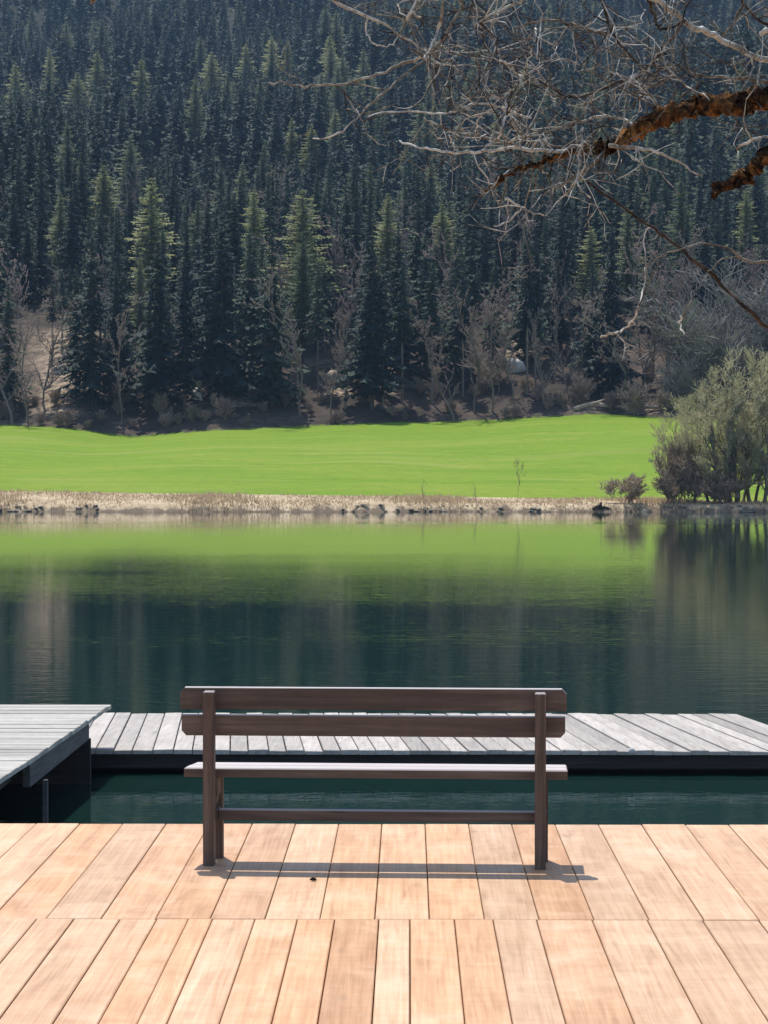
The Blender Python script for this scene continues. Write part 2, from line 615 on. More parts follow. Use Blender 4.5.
# ---------------------------------------------------------------- old jetty
def build_dock():
    z = .20
    t = thing('floating_dock', 'low weathered grey floating dock lying on the water behind the bench', 'dock', (0, 18.75, 0))
    yn, yf = 18.74, 21.6
    x = -2.90
    mb = MB()
    while x < 3.48:
        wd = min(random.uniform(.14, .172), 3.58 - x)
        k = max(0, x + 2.6) / 6.1
        s0 = -.070 - .092 * k ** 1.5
        s1 = -.070 - .092 * (max(0, x + wd + 2.6) / 6.1) ** 1.5
        g = .005
        n0 = yn + random.uniform(-.012, .012) + .01 * math.sin(x * 2)
        f0 = yf + random.uniform(-.015, .015)
        L = yf - yn
        p = lambda xx, s, y: (xx + s * (y - yn), y - 18.75)
        a, b, c, d = p(x + g, s0, n0), p(x + wd - g, s1, n0), p(x + wd - g, s1, f0), p(x + g, s0, f0)
        zz = z + random.uniform(-.005, .005)
        tilt = random.uniform(-.004, .004)
        mb.hexa([(q[0], q[1], z - .035) for q in (a, b, c, d)], [(a[0], a[1], zz), (b[0], b[1], zz + tilt), (c[0], c[1], zz + tilt), (d[0], d[1], zz)], .004)
        x += wd
    xe = x
    mb.build('decking', M['grey_boards_along'], t)
    mb = MB()
    mb.box(-2.86, xe - .06, .04, .12, .045, z - .0355, .005)
    mb.build('fascia', M['wet_timber'], t)
    mb = MB()
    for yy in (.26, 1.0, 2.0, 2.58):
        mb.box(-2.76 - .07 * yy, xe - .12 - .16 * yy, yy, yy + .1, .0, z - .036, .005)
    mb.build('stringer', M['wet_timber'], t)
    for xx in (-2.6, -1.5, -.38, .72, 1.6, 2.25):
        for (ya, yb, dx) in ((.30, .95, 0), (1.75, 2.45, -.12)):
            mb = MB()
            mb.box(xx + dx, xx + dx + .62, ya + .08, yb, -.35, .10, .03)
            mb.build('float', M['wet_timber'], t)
    # rings of rope and a bolt end seen on the near edge
    mb = MB()
    mb.tube([(1.83, -.02, z - .03), (1.83, -.02, z + .02)], [.03, .024], 8)
    mb.build('cleat', M['pale_rock'], t, True)


build_dock()


def build_pier():
    z = .55
    t = thing('wooden_pier', 'grey weathered pier with crosswise boards at the left edge, higher than the dock', 'pier', (-2.5, 15, 0))
    mb = MB()
    ye, y = 19.0, 11.06
    sl = .0215
    edge = lambda yy: -2.49 + (yy - 19.0) * sl
    while y < ye - .05:
        wd = min(random.uniform(.13, .17), ye - y)
        g = .004
        j = random.uniform(-.005, .005)
        x1 = edge(y + wd / 2) + j + 2.5
        zz = z + random.uniform(-.004, .004)
        q = [(-4.6, y + g - 15), (x1, y + g - 15), (x1 + wd * sl, y + wd - g - 15), (-4.6, y + wd - g - 15)]
        mb.hexa([(a, b, z - .035) for a, b in q], [(a, b, zz) for a, b in q], .004)
        y += wd
    mb.build('decking', M['grey_boards_across'], t)
    # side beam seen below the boards near the pier head
    mb = MB()
    a, b = 15.55, 18.05
    xa, xb = edge(a) - .03 + 2.5, edge(b) - .03 + 2.5
    mb.hexa([(xa - .05, a - 15, z - .215), (xa, a - 15, z - .215), (xb, b - 15, z - .18), (xb - .05, b - 15, z - .18)],
            [(xa - .05, a - 15, z - .0355), (xa, a - 15, z - .0355), (xb, b - 15, z - .0355), (xb - .05, b - 15, z - .0355)], .004)
    mb.build('side_beam', M['pier_fascia'], t)
    mb = MB()
    for xo in (-.35, -1.6, -3.0, -4.2):
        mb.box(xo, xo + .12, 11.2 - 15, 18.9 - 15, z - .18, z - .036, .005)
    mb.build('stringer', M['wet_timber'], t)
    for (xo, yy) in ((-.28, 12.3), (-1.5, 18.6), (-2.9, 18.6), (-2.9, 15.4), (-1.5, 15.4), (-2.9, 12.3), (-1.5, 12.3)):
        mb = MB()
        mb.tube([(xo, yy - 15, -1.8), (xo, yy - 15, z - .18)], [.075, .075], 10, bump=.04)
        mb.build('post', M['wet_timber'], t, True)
    mb = MB()
    mb.box(-2.0, edge(18.2) - .04 + 2.5, 18.15 - 15, 18.21 - 15, -.6, z - .19, .004)  # boarding added to keep the space under the pier dark
    mb.build('added_boarding', M['wet_timber'], t)
    mb = MB()
    p = at(44, 780, 15.75)
    mb.box(p.x - .017 + 2.5, p.x + .017 + 2.5, 15.73 - 15, 15.77 - 15, -1.2, z - .19, .003)
    mb.build('pole', M['pier_fascia'], t)


build_pier()


# -------------------------------------------------------------------- bench
def build_bench():
    t = thing('wooden_bench', 'dark brown wooden bench with two back rails, seen from behind on the deck', 'bench', (-.160, 9.735, DECK), R(-2.6))
    half = 1.424 / 2
    w = .047
    for sx in (-1, 1):
        c = sx * half + .009
        mb = MB()
        mb.box(c - w / 2, c + w / 2, 0, .062, 0, .752, .004)
        mb.build('rear_leg', M['bench_post'], t)
        mb = MB()
        mb.box(c - w / 2 + .012, c + w / 2 + .012, .20, .25, 0, .374, .004)
        mb.build('front_leg', M['bench_post'], t)
        mb = MB()
        mb.box(c - w / 2 + .004, c + w / 2 + .008, .0645, .1975, .295, .374, .004)
        mb.build('seat_bearer', M['bench_bearer'], t)
        mb = MB()
        mb.box(c - w / 2 + .006, c + w / 2 + .006, .0645, .1975, .185, .235, .004)
        mb.build('crossbar', M['bench_bearer'], t)
        # short diagonal stay between bearer and leg
        mb = MB()
        x0, x1 = c - w / 2 + .008, c + w / 2 + .004
        mb.hexa([(x0, .066, .252), (x1, .066, .252), (x1, .150, .292), (x0, .150, .292)],
                [(x0, .066, .292), (x1, .066, .292), (x1, .112, .2945), (x0, .112, .2945)], .002)
        mb.build('stay', M['bench_bearer'], t)
    L = 1.668 / 2
    # upper rail, its top corners cut off
    c = .020
    mb = MB()
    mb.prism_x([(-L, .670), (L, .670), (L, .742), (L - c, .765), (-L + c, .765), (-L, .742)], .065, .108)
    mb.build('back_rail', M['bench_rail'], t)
    # lower rail, its bottom corners cut off
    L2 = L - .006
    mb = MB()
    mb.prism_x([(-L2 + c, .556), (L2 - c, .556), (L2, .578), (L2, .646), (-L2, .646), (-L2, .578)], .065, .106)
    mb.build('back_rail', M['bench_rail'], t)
    # seat: two boards
    mb = MB()
    s0, s1 = -.818, .838
    mb.hexa([(s0, .066, .3755), (s1 - .0, .066, .3755), (s1, .166, .3755), (s0 + .01, .166, .3755)],
            [(s0, .066, .416), (s1, .066, .416), (s1, .166, .416), (s0 + .01, .166, .416)], .005)
    mb.build('seat', M['bench_rail'], t)
    mb = MB()
    mb.hexa([(s0 + .012, .173, .3755), (s1, .173, .3755), (s1, .272, .3755), (s0 + .03, .272, .3755)],
            [(s0 + .012, .173, .415), (s1, .173, .415), (s1, .272, .415), (s0 + .03, .272, .415)], .005)
    mb.build('seat', M['bench_rail'], t)
    mb = MB()
    mb.box(-half + w / 2 + .017, half - w / 2 + .013, .105, .145, .183, .231, .004)
    mb.build('stretcher', M['bench_rail'], t)


build_bench()
_p = on(313, 882.5, DECK)
mb = MB()
mb.tube([(-.014, .002, .006), (-.004, -.002, .009), (.006, .003, .008), (.014, 0, .005)], [.003, .008, .007, .002], 7, bump=.3)
_o = mb.build('bark_chip', M['chip'], None, True)
_o.location = (_p.x, _p.y, DECK)
tag(_o, 'small dark bark chip lying on the deck boards below the bench', 'bark chip')


# --------------------------------------------------------- tree mesh factory
def spruce_arrays(r, whorls, per, segs, zb, Rr, spray=1.0, droop=.35, ragged=.25, power=.8):
    V, Fc = [], []
    for k in range(whorls):
        q = (k + r.uniform(0, .6)) / whorls
        z = zb + (1 - zb) * q ** .95
        L = Rr * (1 - q) ** power * r.uniform(1 - ragged, 1 + ragged * .6) + .010
        if q < .12:
            L *= .55 + q * 3.5
        a0 = r.uniform(0, 6.28)
        for b in range(per):
            az = a0 + 2 * math.pi * b / per + r.uniform(-.45, .45)
            l = L * r.uniform(.5, 1.15)
            ca, sa = math.cos(az), math.sin(az)
            z_b = z + r.uniform(-.5, .5) * 1.3 * (1 - zb) / whorls * (q < .95)
            dr = droop * r.uniform(.6, 1.3) * (1.1 - .8 * q)
            for s in range(segs):
                t0 = (s + .15) / segs
                t1 = min(1.0, (s + 1.25) / segs)
                z0 = z_b - dr * l * t0 ** 1.3 + .10 * l * t0 ** 3
                z1 = z_b - dr * l * t1 ** 1.3 + .10 * l * t1 ** 3 - .004
                wd = spray * (.55 * l / segs * (1.15 - .5 * t0) + .0035) * r.uniform(.7, 1.25)
                hang = wd * r.uniform(.5, 1.1)
                tm = (t0 + t1) / 2 * r.uniform(.9, 1.1)
                zm = (z0 + z1) / 2 - hang
                j = r.uniform(-.006, .006)
                bI = len(V)
                V += [(ca * l * t0, sa * l * t0, z0), (ca * l * tm - sa * wd, sa * l * tm + ca * wd, zm + j),
                      (ca * l * t1, sa * l * t1, z1), (ca * l * tm + sa * wd, sa * l * tm - ca * wd, zm - j)]
                Fc += [(bI, bI + 1, bI + 2), (bI, bI + 2, bI + 3)]
    # leader
    bI = len(V)
    V += [(.006, 0, .955), (-.004, .005, .955), (-.003, -.005, .955), (0, 0, 1.0)]
    Fc += [(bI, bI + 1, bI + 3), (bI + 1, bI + 2, bI + 3), (bI + 2, bI, bI + 3)]
    return np.array(V, dtype=np.float32), np.array(Fc, dtype=np.int32)


def trunk_mesh(name, r0=.010, top=.97, sides=7):
    mb = MB()
    zs = [-.03, 0, .03, .2, .45, .7, top]
    mb.tube([(random.uniform(-.002, .002) * (z > .05), random.uniform(-.002, .002) * (z > .05), z) for z in zs],
            [r0 * 1.5, r0 * 1.3, r0 * 1.05, r0 * .9, r0 * .7, r0 * .42, r0 * .1], sides)
    return mb.mesh(name, True)


def prisms(seg):
    """seg: (n, 8) arrays p0 r0 p1 r1 -> three sided tapered sticks"""
    seg = np.asarray(seg, dtype=np.float32)
    p0, r0, p1, r1 = seg[:, 0:3], seg[:, 3:4], seg[:, 4:7], seg[:, 7:8]
    d = p1 - p0
    d /= np.linalg.norm(d, axis=1, keepdims=True) + 1e-9
    a = np.cross(d, np.array([.3, .9, .2]))
    a /= np.linalg.norm(a, axis=1, keepdims=True) + 1e-9
    b = np.cross(d, a)
    V = []
    for p, r in ((p0, r0), (p1, r1)):
        for k in range(3):
            an = 2 * math.pi * k / 3
            V.append(p + (a * math.cos(an) + b * math.sin(an)) * r)
    V = np.stack(V, 1).reshape(-1, 3)
    base = np.arange(len(seg))[:, None] * 6
    F_ = []
    for k in range(3):
        l = (k + 1) % 3
        F_ += [[k, l, 3 + l], [k, 3 + l, 3 + k]]
    F_ = (base[:, None, :] + np.array(F_)[None]).reshape(-1, 3)
    return V, F_


def grow(r, p, d, length, rad, depth, out, trunk, kids, spread, up=.15, nseg=4, keep=1, shrink=.62, low=.34):
    """recursive crooked branching; depth 0 are twigs"""
    step = length / nseg
    pts = [p.copy()]
    rr = [rad]
    q = p.copy()
    dd = d.copy()
    for i in range(nseg):
        dd = dd + np.array([r.normal() * .16, r.normal() * .16, r.normal() * .12 + up * .25])
        dd /= np.linalg.norm(dd)
        q2 = q + dd * step
        r1 = rad * (1 - .75 * (i + 1) / nseg) + rad * .08
        (trunk if depth >= keep else out).append((*q, rr[-1], *q2, r1))
        q = q2
        pts.append(q.copy())
        rr.append(r1)
    if depth == 0:
        return
    for k in range(kids[depth]):
        i = r.integers(1, nseg + 1) if depth < 3 else r.integers(max(1, int(nseg * low)), nseg + 1)
        t = r.normal(size=3)
        t -= np.dot(t, dd) * dd
        t /= np.linalg.norm(t) + 1e-9
        nd = dd * (1 - spread) + t * spread + np.array([0, 0, up])
        nd /= np.linalg.norm(nd)
        grow(r, pts[i], nd, length * r.uniform(shrink - .14, shrink + .12), rr[i] * .62, depth - 1, out, trunk, kids, spread, up, max(2, nseg - 1), keep, shrink, low)


def bare_tree(seed, name, kids=(0, 9, 6, 6), spread=.52, length=.38, rad=.013, stems=1, up=.12, twigr=None, shrink=.62, low=.34, nseg=5):
    r = np.random.default_rng(seed)
    out, tr = [], []
    for s in range(stems):
        a = 2 * math.pi * s / max(stems, 1) + r.uniform(-.4, .4)
        lean = 0 if stems == 1 else r.uniform(.06, .34)
        p = np.array([math.cos(a), math.sin(a), 0]) * (.05 * (stems > 1)) + np.array([0, 0, -.02])
        d = np.array([math.cos(a) * lean, math.sin(a) * lean, 1.0])
        d /= np.linalg.norm(d)
        grow(r, p, d, length * r.uniform(.85, 1.15), rad * r.uniform(.75, 1.1), 3, out, tr, kids, spread, up, nseg, 1, shrink, low)
    out, tr = np.array(out), np.array(tr)
    top = max(out[:, 6].max(), tr[:, 6].max())
    k = 1.0 / top
    for arr in (out, tr):
        arr *= k
    if twigr:
        out[:, 3] = np.maximum(out[:, 3], twigr)
        out[:, 7] = np.maximum(out[:, 7], twigr * .6)
    v, f = prisms(tr)
    tm = np_mesh(name + '_trunk', v, f, smooth=True)
    v, f = prisms(out)
    cm = np_mesh(name + '_crown', v, f)
    return tm, cm


def with_mat(me, mat):
    me.materials.append(mat)
    return me


SPR = []      # (trunk mesh, crown mesh): ordinary spruces, lower branches nearly to the ground
for s in range(6):
    v, f = spruce_arrays(np.random.default_rng(100 + s), 34, 8, 4, (.06, .1, .14, .08, .18, .12)[s], (.20, .215, .175, .23, .205, .185)[s], 1.1, .5, .3, 1.0)
    SPR.append((with_mat(trunk_mesh('spruce_trunk'), M['bark']), with_mat(np_mesh('spruce_crown', v, f), M['spruce'])))
HIGH = []     # tall spruces with long bare trunks
for s in range(3):
    v, f = spruce_arrays(np.random.default_rng(200 + s), 20, 8, 4, (.5, .42, .55)[s], .125, 1.1, .5)
    HIGH.append((with_mat(trunk_mesh('spruce_trunk', .0085), M['pale_bark']), with_mat(np_mesh('spruce_crown', v, f), M['spruce'])))
LAR = []
for s in range(4):
    v, f = spruce_arrays(np.random.default_rng(300 + s), 40, 12, 6, .2, (.20, .22, .185, .23)[s], .75, .14, .5, .72)
    LAR.append((with_mat(trunk_mesh('larch_trunk'), M['bark']), with_mat(np_mesh('larch_crown', v, f), M['larch'])))
BARE = []
for s in range(4):
    tm, cm = bare_tree(400 + s, 'bare_tree', (0, 8, 7, 22), .50, .9, .012, 1, .20, .0024, .25, .32, 9)
    BARE.append((with_mat(tm, M['pale_bark']), with_mat(cm, M['twig_brown'])))
GREYB = []
for s in range(3):
    tm, cm = bare_tree(450 + s, 'grey_tree', (0, 9, 8, 8), .5, .42, .012, 2, .16, .0032)
    GREYB.append((with_mat(tm, M['pale_bark']), with_mat(cm, M['twig_grey'])))
SHR = []
for s in range(4):
    tm, cm = bare_tree(500 + s, 'shrub', (0, 7, 5, 5), .45, .5, .012, 8, .2, .0085)
    SHR.append((with_mat(tm, M['shrub_twig']), with_mat(cm, M['shrub_twig'])))


def plant(kind, pair, x, y, h, label, cat, group=None, wide=1.0, sink=.0, tn='trunk', mat=None):
    z = float(ground_z(x, y)) - sink
    o = thing(kind, label, cat, (x, y, z), random.uniform(0, 6.28), group)
    for nm, me in ((tn, pair[0]), ('crown', pair[1])):
        c = bpy.data.objects.new(nm, me)
        COL.objects.link(c)
        c.parent = o
        if mat is not None and nm == 'crown':
            c.material_slots[0].link = 'OBJECT'
            c.material_slots[0].material = mat
    o.scale = (h * wide, h * wide, h)
    return o


def px_of(x, y):
    return HX + x / y * F


used = []     # positions already taken (x, y, radius)


def free(x, y, d):
    return all((x - a) ** 2 + (y - b) ** 2 > (max(d, c)) ** 2 for a, b, c in used)


def place_top(kind, pair, px, py_top, Y, label, cat, group=None, wide=1.0, hmin=9, hmax=33):
    x = (px - HX) / F * Y
    zt = CAMZ - (py_top - HY) / F * Y
    h = min(hmax, max(hmin, zt - float(ground_z(x, Y))))
    used.append((x, Y, 2.4))
    return plant(kind, pair, x, Y, h, label, cat, group, wide, .1)


# --- larches that stand out by their pale green
LARCH = [
    (152, 176, 262, 'pale yellow green larch rising right of the fainter larch on the left slope'),
    (104, 164, 300, 'faint green larch on the left slope, left of the brighter larch'),
    (254, 188, 258, 'olive larch with rounded tip, left of its twin near the middle'),
    (303, 188, 250, 'broad olive larch, right of its twin near the middle'),
    (388, 192, 262, 'olive larch under the drooping tip of the overhanging branch'),
    (442, 203, 268, 'thin olive larch just right of the larch under the branch tip'),
    (50, 48, 520, 'pale larch high on the slope, farthest left of the upper larches'),
    (16, 62, 500, 'pale larch high on the slope at the left picture edge'),
    (98, 50, 525, 'pale larch second from left in the upper row of larches'),
    (78, 72, 490, 'small pale larch just below the upper row of larches'),
    (142, 58, 500, 'pale larch third from left in the upper row of larches'),
    (212, 52, 520, 'pale larch left of the bright pair high on the slope'),
    (246, 44, 530, 'bright larch, left one of the pair high on the slope'),
    (272, 36, 540, 'bright larch, tallest of those high on the slope'),
    (288, 40, 540, 'bright larch touching the tallest larch high on the slope'),
    (330, 52, 520, 'pale larch high on the slope behind the left twig tips'),
    (292, 118, 400, 'yellowish larch half way up the slope below the long twig'),
    (312, 124, 395, 'yellowish larch half way up, right beside its neighbour below the twig'),
    (745, 188, 280, 'pale larch under the broken orange stub at the right'),
    (590, 225, 255, 'pale olive larch behind the thin slanting branch'),
]
for i, (px, py, Y, lb) in enumerate(LARCH):
    place_top('larch_tree', LAR[i % 4], px, py, Y, lb, 'tree', 'larches among the spruces', random.uniform(.95, 1.25), 10)

# --- front row of the forest, left to right
FRONT = [  # px, top py, Y, variant, wide, label
    (92, 232, 232, 0, 1.0, 'dark spruce right of the bare trees at the left end of the forest edge'),
    (76, 262, 236, 2, .9, 'slim spruce squeezed beside the bare trees at the forest edge'),
    (118, 250, 238, 5, .9, 'slim spruce standing between the first two tall spruces of the forest edge'),
    (158, 238, 232, 1, 1.0, 'tall spruce standing above the dip in the meadow edge'),
    (185, 255, 230, 2, 1.0, 'greyish green spruce between the dip and the broadest spruce'),
    (222, 212, 231, 3, 1.05, 'broadest and darkest spruce of the forest edge'),
    (250, 225, 236, 4, .9, 'dark spruce tucked against the right of the broadest spruce'),
    (272, 226, 231, 0, 1.0, 'tall dark spruce below the twin olive larches'),
    (372, 232, 230, 1, 1.0, 'tall dark spruce left of the sunlit bare trunks in the middle'),
    (398, 220, 240, 3, .9, 'dark spruce rising just behind the sunlit bare trunks'),
    (425, 232, 242, 5, 1.0, 'dark spruce behind the open bare trunks in the middle'),
    (455, 240, 243, 2, 1.0, 'dark spruce left of the brown bare tree in the middle'),
    (610, 232, 231, 3, .8, 'dark spruce reaching the ground below the slanting branch'),
    (592, 262, 234, 4, .85, 'smaller dark spruce left of the one below the slanting branch'),
    (680, 268, 240, 2, .9, 'narrow dark spruce between the bare trees on the right'),
]
for px, py, Y, va, wd, lb in FRONT:
    place_top('spruce_tree', SPR[va], px, py, Y, lb, 'tree', 'spruces in the front row of the forest', wd * 1.2)
FH = [
    (383, 262, 231, 0, 'spruce with long sunlit bare trunk, left of its trio in the middle'),
    (402, 258, 233, 1, 'spruce with long sunlit bare trunk, central one of its trio'),
    (432, 262, 234, 2, 'spruce with long bare trunk, right of its trio in the middle'),
    (463, 272, 236, 0, 'spruce with long bare trunk beside the brown bare tree'),
    (527, 232, 233, 1, 'spruce with pale twin bare trunk, left one of the pair'),
    (535, 240, 235, 2, 'spruce with pale twin bare trunk, right one of the pair'),
    (556, 250, 240, 0, 'thin spruce with bare trunk right of the pale trunk pair'),
    (318, 262, 236, 1, 'spruce with bare trunk beside the brown bare tree of the middle'),
    (52, 290, 246, 2, 'bare trunked spruce before the sunlit bank at left, leftmost of three'),
    (62, 285, 250, 0, 'bare trunked spruce before the sunlit bank at left, middle one of three'),
    (70, 295, 252, 1, 'bare trunked spruce before the sunlit bank at left, rightmost of three'),
]
for px, py, Y, va, lb in FH:
    place_top('spruce_tree', HIGH[va], px, py, Y, lb, 'tree', 'bare trunked spruces at the forest edge', 1.0)

BR = [
    (28, 296, 227, 2, BARE, 1.1, 'shorter brown leafless tree between the two at the left picture edge'),
    (455, 300, 228, 0, BARE, 1.0, 'brown leafless tree with straight stem before the open trunks of the middle'),
    (474, 286, 231, 3, BARE, 1.0, 'brown leafless tree next left of the round brown one'),
    (545, 296, 229, 1, BARE, .9, 'brown leafless tree just right of the pale twin trunks'),
    (627, 290, 229, 3, BARE, 1.0, 'brown leafless tree directly right of the dark spruce below the slanting branch'),
    (664, 282, 231, 2, BARE, 1.0, 'brown leafless tree behind the silvery round bush tree'),
    (697, 276, 233, 0, BARE, 1.1, 'brown leafless tree left of the grey ones under the slanting branch'),
    (12, 262, 229, 0, BARE, 1.3, 'brown leafless tree at the left picture edge before the spruces'),
    (45, 282, 231, 1, BARE, 1.1, 'grey brown leafless tree over the sunlit bank at left'),
    (122, 292, 229, 2, BARE, .8, 'thin brown leafless tree between the tall left spruces'),
    (300, 268, 229, 3, BARE, .9, 'thin brown leafless tree below the twin olive larches'),
    (345, 236, 230, 0, BARE, .85, 'tall brown leafless tree left of the dark middle spruces'),
    (330, 300, 229, 1, BARE, .9, 'shorter brown leafless tree leaning to the tall brown one'),
    (492, 266, 230, 2, BARE, 1.2, 'round brown leafless tree right of the dark middle spruces'),
    (515, 300, 229, 3, BARE, .9, 'brown leafless tree before the pale twin trunks'),
    (568, 262, 231, 0, BARE, .9, 'brown leafless tree left of the dark spruce below the slanting branch'),
    (645, 252, 231, 1, BARE, 1.1, 'brown leafless tree right of the dark spruce below the slanting branch'),
    (712, 264, 232, 2, GREYB, 1.2, 'grey leafless tree under the slanting branch end'),
    (752, 250, 232, 0, GREYB, 1.3, 'broad grey leafless tree behind the willow'),
    (735, 300, 228, 1, GREYB, 1.2, 'lower grey leafless tree just above the willow crown'),
    (790, 262, 231, 2, GREYB, 1.2, 'grey leafless tree cut by the right picture edge'),
    (672, 352, 226, 1, GREYB, 1.25, 'silvery round bush tree at the meadow edge left of the willow'),
    (700, 372, 226, 0, GREYB, 1.1, 'small silvery bush right of the round bush tree at the meadow edge'),
]
for px, py, Y, va, kindl, wd, lb in BR:
    place_top('leafless_tree', kindl[va % len(kindl)], px, py, Y, lb, 'tree', 'leafless trees at the forest edge', wd, 3)

# --- low brown brush along the forest edge
for i in range(74):
    px = -20 + i * 11.4 + random.uniform(-7, 7)
    x = (px - HX) / F * EDGE
    y = float(edge_y(x)) + random.uniform(.3, 9)
    if any(abs(px - b[0]) < b[3] * .8 for b in SUNLIT_SOIL[:5]) and i % 3:
        y = float(edge_y(x)) + .5
    plant('bare_shrub', SHR[i % 4], x, y, random.uniform(1.0, 3.0) * (1.25 if px > 430 else 1.0),
          'low brown leafless shrub under the trees along the meadow edge', 'shrub', 'low shrubs along the forest edge', random.uniform(.8, 1.2), .1, 'stem',
          M['twig_brown'] if i % 3 else None)

# --- the rest of the wood: near spruces one by one, the far ones as one mass
cand = []
y = EDGE + 3.0
while y < 800:
    halfw = .5 * y * 768 / F * 1.22 + 6
    cx = -25 / F * y
    step = 4.6 if y < 300 else (5.1 if y < 450 else 5.9)
    n = int(2 * halfw / step)
    for k in range(n + 1):
        x = cx - halfw + 2 * halfw * k / n + rng.uniform(-.42, .42) * step
        yy = y + rng.uniform(-.45, .45) * step
        if yy - float(edge_y(x)) < 2.5:
            continue
        cand.append((x, yy))
    y += step * .95
solo, mass, nb_larch, nb_bare = [], [], 0, 0


def cap(x, y):
    """trees before a named larch are younger and stay below its crown"""
    lim = 99.0
    px = px_of(x, y)
    for (lx, ly, Y, _l) in LARCH:
        if y < Y and abs(px - lx) < 15:
            zt = CAMZ - (ly + 42 * 250 / Y + abs(px - lx) * .5 - HY) / F * y
            lim = min(lim, zt - float(ground_z(x, y)))
    return lim
for (x, yy) in cand:
    px = px_of(x, yy)
    v = yy - float(edge_y(x))
    if v < 90 and not free(x, yy, 2.3):
        continue
    # a thinner strip of wood lets the sunlit bank show at the left
    if 28 < px < 88 and v < 44:
        continue
    if v < 45 and any(abs(px - b[0]) < b[3] * .7 and v < b[2] + 10 for b in SUNLIT_SOIL[1:5]):
        continue
    zone = math.sin(x * .045 + 1.3) + math.sin(yy * .021 + x * .013) + .6 * math.sin(yy * .06)
    lp = .04 + .09 * (zone > .8)
    if cap(x, yy) < 6:
        continue
    rr = rng.random()
    inside = -30 < px < 798
    if inside and rr < lp and nb_larch < 210 and v > 15:
        nb_larch += 1
        plant('larch_tree', LAR[nb_larch % 4], x, yy, rng.uniform(10.5, 16), 'olive green larch scattered singly among the dark hillside spruces', 'tree',
              'scattered larches on the hillside', rng.uniform(.8, 1.1), .2, mat=M['larch_olive'])
    elif inside and nb_bare < 140 and ((v < 70 and rr > .93) or (v < 26 and rr > .35 and (px < 95 or 282 < px < 362 or 436 < px < 590 or px > 625))):
        nb_bare += 1
        plant('leafless_tree', BARE[nb_bare % 4], x, yy, rng.uniform(11, 16.5), 'brown leafless tree standing back among the spruces of the lower slope', 'tree',
              'leafless trees within the wood', rng.uniform(.7, 1.0), .2)
    elif inside and len(solo) < 274:
        solo.append((x, yy))
        hi = v < 30 and rng.random() < .3
        pr = HIGH[int(rng.integers(3))] if hi else SPR[int(rng.integers(6))]
        h = min(rng.uniform(10, 16.5) * (1.0 if v > 12 else .9), cap(x, yy))
        plant('spruce_tree', pr, x, yy, h, 'dark green spruce of the lower slope, standing behind the front row of trees', 'tree', 'spruces behind the front row',
              rng.uniform(.8, 1.1), .2)
    else:
        mass.append((x, yy))

LOD = []
for s in range(5):
    LOD.append(spruce_arrays(np.random.default_rng(700 + s), 17, 7, 2, .12, (.205, .225, .185, .24, .21)[s], 1.15, .5, .3, 1.0))
Vs, Fs, Ts, nv = [], [], [], 0
for (x, yy) in mass:
    v, f = LOD[int(rng.integers(5))]
    h = min(rng.uniform(9.0, 16.0) * (1 + .22 * math.sin(x * .11 + yy * .05) * math.sin(yy * .043 - x * .04)), cap(x, yy))
    a = rng.uniform(0, 6.28)
    wd = rng.uniform(.85, 1.2)
    m = np.array([[math.cos(a), -math.sin(a)], [math.sin(a), math.cos(a)]], dtype=np.float32) * (h * wd)
    q = np.empty_like(v)
    q[:, :2] = v[:, :2] @ m.T + np.array([x, yy])
    q[:, 2] = v[:, 2] * h + float(ground_z(x, yy)) - .2
    Vs.append(q)
    Fs.append(f + nv)
    tz = .5 * rng.random() + .25 + .25 * math.sin(x * .03 + 1.3) * math.sin(yy * .025)
    Ts.append(np.full(len(v), tz, dtype=np.float32))
    nv += len(v)
me = np_mesh('distant_forest', np.concatenate(Vs), np.concatenate(Fs), np.concatenate(Ts))
o = link('distant_forest', me, M['spruce_far'])
tag(o, 'dense dark spruce forest covering the upper hillside', 'forest', None, 'stuff')
print('TREES solo', len(solo), 'mass', len(mass), 'larch', nb_larch, 'bare', nb_bare)


